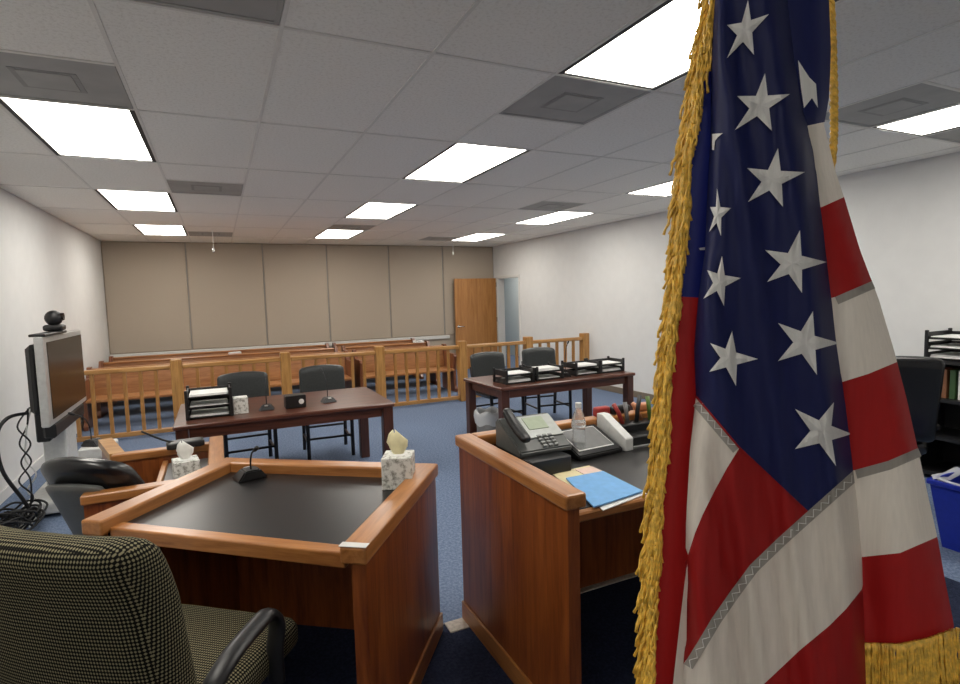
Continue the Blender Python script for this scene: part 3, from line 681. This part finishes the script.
cable('thick black cable looping out from the monitor back toward the wall', [(-1.34, 5.2, .86), (-1.42, 5.05, .86), (-1.47, 4.98, .75), (-1.46, 4.98, .5), (-1.38, 5.05, .25), (-1.34, 5.10, .10)], .013)
for k in range(3):
    cable(('thin black cable hanging down along the cart column', 'second thin cable dangling beside the cart column', 'white cable wound among black ones behind the cart')[k],
          [(-1.33, 5.17 + .05 * k, .9)] + [(-1.36 + .04 * math.sin(9 * i + k * 2), 5.13 + .04 * k + .05 * math.cos(7 * i + k), .9 - .13 * i) for i in range(1, 7)] + [(-1.36, 5.15 - .05 * k, .03)], .006, 'white_plastic' if k == 2 else 'black_matte')
for k in range(5):
    ph_ = random.random() * 6; cxk, cyk = -1.45 + .05 * math.sin(k * 2.1), 5.02 + .07 * math.cos(k * 1.7)
    cable('black cable coiled in the heap on the floor by the cart', [(cxk + (.10 + .03 * (i % 3)) * math.cos(ph_ + i * .8), cyk + (.12 + .03 * (i % 2)) * math.sin(ph_ + i * .8), .03 + .10 * abs(math.sin(i * .9 + k)) + .015 * k) for i in range(18)], .008, 'black_matte', 5)
t = thing('power_strip', 'white power strip among the heaped cables', 'power strip', (-1.42, 5.09, 0), .2)
obj('body', bx(-.03, .03, -.16, .16, 0, .04, bev=.006), 'white_plastic', t)
for k in range(4): obj('socket', bx(-.014, .014, -.12 + k * .065, -.09 + k * .065, .0402, .043), 'grey_plastic', t)
# stool-height equipment table near the cart (pale box with mic on it)
t = thing('equipment_box', 'pale grey equipment box on a stand between cart and witness stand', 'box', (-.80, 4.55, 0))
obj('body', bx(-.10, .10, -.12, .12, .62, .70, bev=.01), 'cart_white', t); obj('stand', bx(-.05, .05, -.05, .05, .02, .62), 'dark_metal', t); obj('foot', bx(-.14, .14, -.14, .14, 0, .02), 'dark_metal', t)
mic(-.82, 4.52, .70, 1.0, 'microphone standing on the pale grey equipment box', .20, .10)

# ================================================================== RIGHT SIDE
su = thing('shelf_unit', 'black open shelf unit against the white wall behind the flag', 'shelf', (5.60, 1.95, 0))
b = NB()
obj('side_panel', bx(-.22, .22, -.72, -.69, 0, 1.02), 'black_plastic', su); obj('side_panel', bx(-.22, .22, .69, .72, 0, 1.02), 'black_plastic', su)
for z in (.05, .36, .68, 1.0): obj('shelf', bx(-.22, .22, -.69, .69, z - .015, z + .015), 'black_plastic', su)
obj('back_panel', bx(.20, .22, -.69, .69, 0, 1.0), 'black_matte', su)
for k, c in enumerate(('binder_red', 'binder_brown', 'binder_green', 'paper', 'binder_brown', 'grey_plastic')):
    o = obj('binder', bx(-.12, .12, -.02, .02, 0, .24, bev=.003), c); o.location = (5.55, 2.55 - .06 * k, .696); tag(o, ('dark red binder upright in the black shelf unit', 'brown binder beside the red one in the shelf unit', 'green binder in the black shelf unit', 'white binder in the black shelf unit', 'brown binder beside the grey one in the shelf unit', 'grey binder in the black shelf unit')[k], 'binder', 'binders in the shelf unit')
tray(5.58, 2.30, 1.016, PI / 2 * -1, 3, .62, .36, 'wide black three-tier letter tray on the shelf unit by white wall', hgt=.085)
rc = thing('leather_armchair', 'tall black leather chair with stitched back beside the shelf unit', 'chair', (4.54, 2.52, 0), math.radians(-39))
obj('seat', rbox(.52, .50, .12, .05, 6, (0, 0, .46)), 'leather_black', rc, True)
obj('backrest', rbox(.54, .11, .62, .05, 9, (0, -.27, .84), lambda p: Vector((p.x * (1 + .06 * p.z), p.y - .12 * (p.z + .3), p.z - .02 * (p.x / .27) ** 2))), 'leather_black', rc, True)
for s in (-1, 1): obj('armrest', tube(NB(), spline([(s * .29, -.25, .62), (s * .30, 0, .66), (s * .30, .16, .64), (s * .28, .16, .45)], 5), .026, 8), 'black_plastic', rc, True)
obj('gas_column', lathe(NB(), [(.03, .08), (.03, .25), (.022, .25), (.022, .41), (0, .41)], 12), 'dark_metal', rc)
for k in range(5):
    a = 2 * PI * k / 5; obj('base_leg', tube(NB(), [(0, 0, .11), (.28 * math.cos(a), .28 * math.sin(a), .025)], [.028, .02], 8), 'black_plastic', rc)
rb = thing('recycling_bin', 'blue plastic recycling bin with rim beside the flag', 'bin', (4.18, 1.62, 0))
def frus(bm, a0, b0, a1, b1, z0, z1):
    lo = [bm.verts.new((sx_ * a0, sy_ * b0, z0)) for sx_, sy_ in ((-1, -1), (1, -1), (1, 1), (-1, 1))]; hi = [bm.verts.new((sx_ * a1, sy_ * b1, z1)) for sx_, sy_ in ((-1, -1), (1, -1), (1, 1), (-1, 1))]
    for k in range(4): bm.faces.new((lo[k], lo[(k + 1) % 4], hi[(k + 1) % 4], hi[k]))
    return lo, hi
b = NB(); lo, hi = frus(b, .15, .20, .20, .26, 0, .42); b.faces.new(lo[::-1]); l2, h2 = frus(b, .145, .195, .193, .253, .01, .42)
for k in range(4): b.faces.new((hi[k], hi[(k + 1) % 4], h2[(k + 1) % 4], h2[k]))
bmesh.ops.recalc_face_normals(b, faces=b.faces); obj('bin', b, 'bin_blue', rb)
b = NB()
for s in (-1, 1): box(b, s * .205 - .012, s * .205 + .012, -.27, .27, .40, .43, bev=.004); box(b, -.205, .205, s * .262 - .012, s * .262 + .012, .40, .43, bev=.004)
obj('rim', b, 'bin_blue', rb)
b = NB(); N = 24; rings = []
for r0, z in ((.78, .30), (.98, .38), (1.06, .437), (1.0, .445), (.9, .40)):
    rings.append([b.verts.new((r0 * .205 * math.copysign(abs(math.cos(2 * PI * k / N)) ** .4, math.cos(2 * PI * k / N)) , r0 * .265 * math.copysign(abs(math.sin(2 * PI * k / N)) ** .4, math.sin(2 * PI * k / N)), z + .01 * math.sin(4 * k))) for k in range(N)])
for a, c in zip(rings[2:], rings[3:]):
    for k in range(N): b.faces.new((a[k], a[(k + 1) % N], c[(k + 1) % N], c[k]))
obj('bag', b, 'bag_plastic', rb, True)

# ================================================================== THE FLAG
fb = at(775, 342, .73)
fl = thing('flag', 'gold-fringed stars and stripes flag hanging in folds from a pole', 'flag', (fb.x, fb.y, DZ))
FI = Matrix.Translation((-fb.x, -fb.y, -DZ))
def interp(tab, y):
    if y <= tab[0][0]: return tab[0][1]
    for (a, b_), (c, d) in zip(tab, tab[1:]):
        if y <= c: return b_ + (d - b_) * (y - a) / (c - a)
    return tab[-1][1]
FL = [(-170, 752), (-100, 728), (-40, 717), (0, 715), (60, 711), (130, 711), (200, 707), (250, 705), (300, 698), (350, 694), (395, 696), (450, 690), (520, 686), (600, 685), (684, 683), (740, 681)]
FR = [(-170, 776), (-100, 781), (-40, 786), (0, 789), (60, 797), (110, 806), (150, 815), (200, 822), (280, 832), (340, 839), (410, 849), (470, 854), (560, 862), (684, 866), (740, 868)]
def dfront(x, y):
    l, r = interp(FL, y), interp(FR, y); u = (x - l) / (r - l)
    d = .600 + .0050 * math.sin(x * .13 - y * .020) + .0036 * math.sin(x * .25 - y * .034 + 1) * (.6 + .4 * math.sin(y * .013)) + .0010 * math.sin(x * .5 + y * .03)
    if u < .12: d += .030 * ((.12 - u) / .12) ** 2
    if u > .84: d += .05 * ((u - .84) / .16) ** 2
    return d + .02 * (u - .45) ** 2 - .00004 * y + .0005 * max(0, -y - 10)
def dleft(x, y): return .0002 * max(0, -y - 10) + .655 + .004 * math.sin(x * .12 + y * .01) - .00004 * y
def dright(x, y):
    r = interp(RR, y); u = (r - x) / 80.0
    return .0002 * max(0, -y - 10) + .665 + .03 * (1 - min(1, max(0, u)) ) ** 3 * -.3 - .020 * math.sin(min(1, max(0, u)) * PI) + .003 * math.sin(x * .09 + y * .01) + .02 * max(0, .15 - u) / .15 - .00004 * y
RR = [(-170, 796), (-100, 815), (-40, 826), (0, 829), (50, 831), (100, 829), (125, 824), (140, 828), (170, 835), (200, 845), (250, 860), (300, 879), (350, 894), (400, 907), (450, 918), (500, 929), (540, 938), (580, 945), (620, 953), (650, 957), (740, 972)]
def dens(poly, step=5):
    out = []
    for i, p in enumerate(poly):
        q = poly[(i + 1) % len(poly)]; L = math.hypot(q[0] - p[0], q[1] - p[1]); n = max(1, int(L / step))
        out += [(p[0] + (q[0] - p[0]) * k / n, p[1] + (q[1] - p[1]) * k / n) for k in range(n)]
    return out
def inside(p, poly):
    r = False; x, y = p
    for i in range(len(poly)):
        (x1, y1), (x2, y2) = poly[i], poly[i - 1]
        if (y1 > y) != (y2 > y) and x < (x2 - x1) * (y - y1) / (y2 - y1) + x1: r = not r
    return r
def cloth(name, poly, df, mat, parent=None, step=5, off=0.0, smooth=True):
    P = dens(poly, step); n = len(P)
    xs = [p[0] for p in P]; ys = [p[1] for p in P]; pts = [Vector(p) for p in P]
    gx_ = min(xs) + step * .5
    while gx_ < max(xs):
        gy_ = min(ys) + step * .5
        while gy_ < max(ys):
            if inside((gx_, gy_), poly) and min((gx_ - a) ** 2 + (gy_ - b_) ** 2 for a, b_ in P) > (step * .45) ** 2: pts.append(Vector((gx_, gy_)))
            gy_ += step
        gx_ += step
    res = delaunay_2d_cdt(pts, [(i, (i + 1) % n) for i in range(n)], [], 1, 1e-4)
    bm = NB(); vs = [bm.verts.new(FI @ at(v.x, v.y, df(v.x, v.y) - off)) for v in res[0]]
    for f in res[2]:
        try: bm.faces.new([vs[i] for i in f])
        except ValueError: pass
    bmesh.ops.recalc_face_normals(bm, faces=bm.faces)
    return obj(name, bm, mat, parent or fl, smooth)
def edge_pts(tab, y0, y1, step=12):
    ys = [y0 + (y1 - y0) * k / max(1, int(abs(y1 - y0) / step)) for k in range(max(1, int(abs(y1 - y0) / step)) + 1)]
    return [(interp(tab, y), y) for y in ys]
# front fold
canton = cloth('canton', edge_pts(FL, -170, 395) + [(740, 447), (808, 511)] + edge_pts(FR, 470, -170), dfront, 'flag_navy')
W1low = [(740, 447), (727, 468), (715, 490), (703, 514), (695, 533), (688, 555)]
cloth('stripe', [(696, 395)] + W1low + edge_pts(FL, 548, 400), dfront, 'flag_white')
W2up = [(854, 470), (808, 511), (778, 538), (750, 565), (730, 592), (712, 618), (697, 643), (684, 664)]
cloth('stripe', W1low + edge_pts(FL, 562, 664) + W2up[1:-1][::-1], dfront, 'flag_red')
W2lo = [(862, 589), (846, 609), (829, 626), (800, 650), (764, 684), (728, 722), (716, 740)]
cloth('stripe', W2up + edge_pts(FL, 670, 740) + W2lo[::-1] + edge_pts(FR, 585, 475), dfront, 'flag_white')
cloth('stripe', W2lo + edge_pts(FR, 740, 592), dfront, 'flag_red')
def band(pl, wd, df, name, mat, off=.0012):
    n = len(pl); q = []
    for i, p in enumerate(pl):
        a, c = pl[max(0, i - 1)], pl[min(n - 1, i + 1)]; dx, dy = c[0] - a[0], c[1] - a[1]; L = math.hypot(dx, dy); q.append((p[0] - dy / L * wd, p[1] + dx / L * wd))
    return cloth(name, pl + q[::-1], df, mat, None, 4, off)
band(W2up[::-1], 10, dfront, 'hem', 'flag_hem'); band([(696, 395), (740, 447), (808, 511)], 2.0, dfront, 'hem', 'flag_red', .0014); band([(700, 400), (740, 447)], 9, dfront, 'hem', 'flag_hem', .0010)
# zigzag stitching along the hem
def stitch(pl, wd, df, mat='star_white', per=5.0):
    bm = NB(); P = []
    L = 0; segs = []
    for a, c in zip(pl, pl[1:]):
        l = math.hypot(c[0] - a[0], c[1] - a[1]); n = max(1, int(l / per)); nx, ny = -(c[1] - a[1]) / l, (c[0] - a[0]) / l
        for k in range(n):
            t_ = k / n; s = wd * (.25 if len(P) % 2 else .8); P.append((a[0] + (c[0] - a[0]) * t_ + nx * s, a[1] + (c[1] - a[1]) * t_ + ny * s))
    tube(bm, [FI @ at(x, y, df(x, y) - .0022) for x, y in P], .0005, 4); return obj('stitching', bm, mat, fl, kind='stuff')
stitch(W2up[::-1], 10, dfront); stitch([(700, 400), (740, 447)], 9, dfront)
# stars
def star(tips, df, parent, mat='star_white'):
    c = (sum(t_[0] for t_ in tips) / 5, sum(t_[1] for t_ in tips) / 5); ring = []
    for i, t_ in enumerate(tips):
        n = tips[(i + 1) % 5]; ring.append(t_); m = ((t_[0] + n[0]) / 2, (t_[1] + n[1]) / 2); ring.append((c[0] + (m[0] - c[0]) * .44, c[1] + (m[1] - c[1]) * .44))
    bm = NB(); cache = {}
    def V(x, y, o):
        k = (round(x, 2), round(y, 2))
        if k not in cache:
            yy = y; l, r = interp(FL, y), interp(FR, y)
            cache[k] = bm.verts.new(FI @ at(x, y, df(x, y) - o - .0014))
        return cache[k]
    def tri(a, b_, c_, lv):
        if lv == 0:
            try: bm.faces.new((V(*a), V(*b_), V(*c_)))
            except ValueError: pass
            return
        m = lambda p, q: tuple((u + v) / 2 for u, v in zip(p, q)); ab, bc, ca = m(a, b_), m(b_, c_), m(c_, a)
        tri(a, ab, ca, lv - 1); tri(ab, b_, bc, lv - 1); tri(ca, bc, c_, lv - 1); tri(ab, bc, ca, lv - 1)
    for i in range(10):
        a, b_ = ring[i], ring[(i + 1) % 10]; oa = .0018 if i % 2 == 0 else .0012; ob = .0012 if i % 2 == 0 else .0018
        tri((c[0], c[1], .0042), (*a, oa), (*b_, ob), 3)
    bmesh.ops.recalc_face_normals(bm, faces=bm.faces)
    return obj('star', bm, mat, parent)
STARS = [[(748, 0), (769, 14), (754, 55), (727, 58), (727, 25)], [(765, 73), (790, 94), (772, 131), (735, 130), (737, 96)], [(778, 148), (805, 172), (783, 207), (748, 202), (747, 168)],
         [(800, 230), (827, 262), (802, 293), (767, 282), (765, 250)], [(813, 311), (840, 343), (817, 375), (778, 361), (778, 323)], [(834, 402), (852, 434), (836, 466), (795, 449), (795, 409)],
         [(717, 188), (731, 208), (721, 236), (709, 232), (710, 207)], [(722, 256), (741, 278), (724, 306), (703, 299), (707, 270)], [(732, 331), (758, 359), (736, 386), (709, 372), (710, 343)]]
for s in STARS: star(s, dfront, canton)
cloth('star', [(712, 134), (723, 133), (718, 137), (715, 141), (714, 150), (712, 150)], dfront, 'star_white', canton, 3, .002)
# left back fold
LL = [(-170, 750), (-100, 727), (-40, 714), (0, 708), (30, 701), (60, 697), (100, 691), (140, 684), (200, 679), (250, 675), (300, 670), (350, 665), (420, 660), (500, 653), (560, 650), (620, 648), (684, 645), (740, 642)]
cloth('canton_back', edge_pts(LL, -170, 296) + [(775, 302), (775, -170)], dleft, 'flag_blue_back', None, 7)
cloth('stripe_back', edge_pts(LL, 296, 740) + [(760, 740), (775, 302)], dleft, 'flag_red', None, 7)
cloth('stripe_back', [(690, 545), (687, 600), (686, 684), (684, 740), (670, 740), (673, 684), (679, 630), (685, 580)], lambda x, y: .632 - .00004 * y, 'flag_white')
cloth('star', [(699, 248), (706, 247), (706, 250), (700, 250)], dleft, 'star_white', canton, 3, .002)
# right back fold
rc_ = cloth('canton_fold', [(765, -170)] + edge_pts(RR, -170, 122) + [(806, 126), (780, 126)], dright, 'flag_navy', None, 6)
def rband(top, bot, mat):
    y0, y1 = top[-1][1], bot[-1][1]
    return cloth('stripe', top + edge_pts(RR, y0 + 3, y1 - 3, 8) + bot[::-1], dright, mat, None, 6)
T0 = [(780, 128), (806, 126), (824, 122)]; T1 = [(785, 214), (822, 207), (844, 197)]; T2 = [(790, 308), (835, 297), (872, 281)]
T3 = [(800, 392), (842, 382), (868, 374), (897, 362)]; T4 = [(810, 480), (855, 470), (888, 461), (918, 448)]; T5 = [(815, 560), (862, 557), (900, 553), (937, 537)]; T6 = [(820, 646), (866, 646), (900, 647), (930, 641), (956, 631)]
for a, c, m in ((T0, T1, 'flag_white'), (T1, T2, 'flag_red'), (T2, T3, 'flag_white'), (T3, T4, 'flag_red'), (T4, T5, 'flag_white'), (T5, T6, 'flag_red')): rband(a, c, m)
band([(p[0], p[1]) for p in T2[1:]], 8, dright, 'hem', 'flag_hem'); band([(p[0], p[1]) for p in T4[1:]], 9, dright, 'hem', 'flag_hem')
cloth('star', [(798, 60), (809, 77), (816, 84), (818, 108), (812, 98), (804, 108), (801, 88)], dright, 'star_white', canton, 3, .002)
# fringe: many thin twisted strands, one part
b = NB()
y = -165.0
while y < 735:
    for lay in range(2):
        x = interp(LL, y) + random.uniform(-2, 5) + (4 if lay else 0); L = random.uniform(34, 48); dx = -random.uniform(4, 13) + (5 if lay else 0)
        d0 = dleft(x, y) - .006 - .008 * lay - random.uniform(0, .008); pts = []
        for k in range(7):
            u = k / 6; pts.append(FI @ at(x + dx * (u ** .8) + 1.0 * math.sin(k * 2.1 + y), y + L * u, d0 + .001 * math.sin(k * 2.5 + y)))
        tube(b, pts, [.0013 if k % 2 else .0019 for k in range(7)], 5)
    y += 1.7
obj('fringe', b, 'gold_fringe', fl, True, kind='stuff')
b = NB(); x = 822.0
while x < 958:
    y = interp([(p[0], p[1]) for p in T6], x)
    for lay in range(2):
        L = random.uniform(50, 58); xo = x + random.uniform(-1, 1); d0 = dright(min(x, interp(RR, y) - 2), y) - .002 - .004 * lay; pts = [FI @ at(xo + (x - 880) * .06 * k / 6 + .5 * math.sin(k * 2 + x), y - 3 + L * k / 6, d0) for k in range(7)]
        tube(b, pts, [.0013 if k % 2 else .0021 for k in range(7)], 5)
    x += 2.2
obj('fringe', b, 'gold_fringe', fl, True, kind='stuff')
b = NB(); x = 682.0
while x < 868:
    d0 = dfront(min(max(x, 684), 864), 738) - .003
    tube(b, [FI @ at(x + .5 * math.sin(k * 2 + x), 736 + 9 * k, d0) for k in range(7)], [.0013 if k % 2 else .0021 for k in range(7)], 5); x += 2.0
obj('fringe', b, 'gold_fringe', fl, True, kind='stuff')
# cord, snap hook, pole and stand
b = NB()
base = [FI @ at(x, y, .705) for x, y in ((792, -168), (818, -70), (830, 0), (833, 60), (834, 110), (833, 150), (824, 220))]; cen = spline(base, 16)
for s in range(3):
    pts = []
    for k, p in enumerate(cen):
        a = k * .85 + s * 2 * PI / 3; pts.append(p + Vector((math.cos(a), math.sin(a) * .9, 0)) * .0027)
    tube(b, pts, .0027, 6)
obj('cord', b, 'gold_fringe', fl, True)
hk = NB(); tube(hk, spline([FI @ at(x, y, .640) for x, y in ((708, -30), (709, 0), (711, 20), (714, 26), (711, 29), (709, 26))], 5), .0011, 6); obj('snap_hook', hk, 'chrome', fl, True)
obj('pole', tube(NB(), [(0, 0, .03), (0, 0, 2.32)], .014, 14), 'oak_z', fl, True)
obj('finial', lathe(NB(), [(.014, 2.32), (.022, 2.33), (.012, 2.35), (.028, 2.40), (.016, 2.46), (0, 2.50)], 16), 'brass', fl, True)
obj('stand', lathe(NB(), [(.14, 0), (.14, .015), (.12, .03), (.04, .05), (.03, .12), (.016, .13), (.016, .03)], 28), 'brass', fl, True)
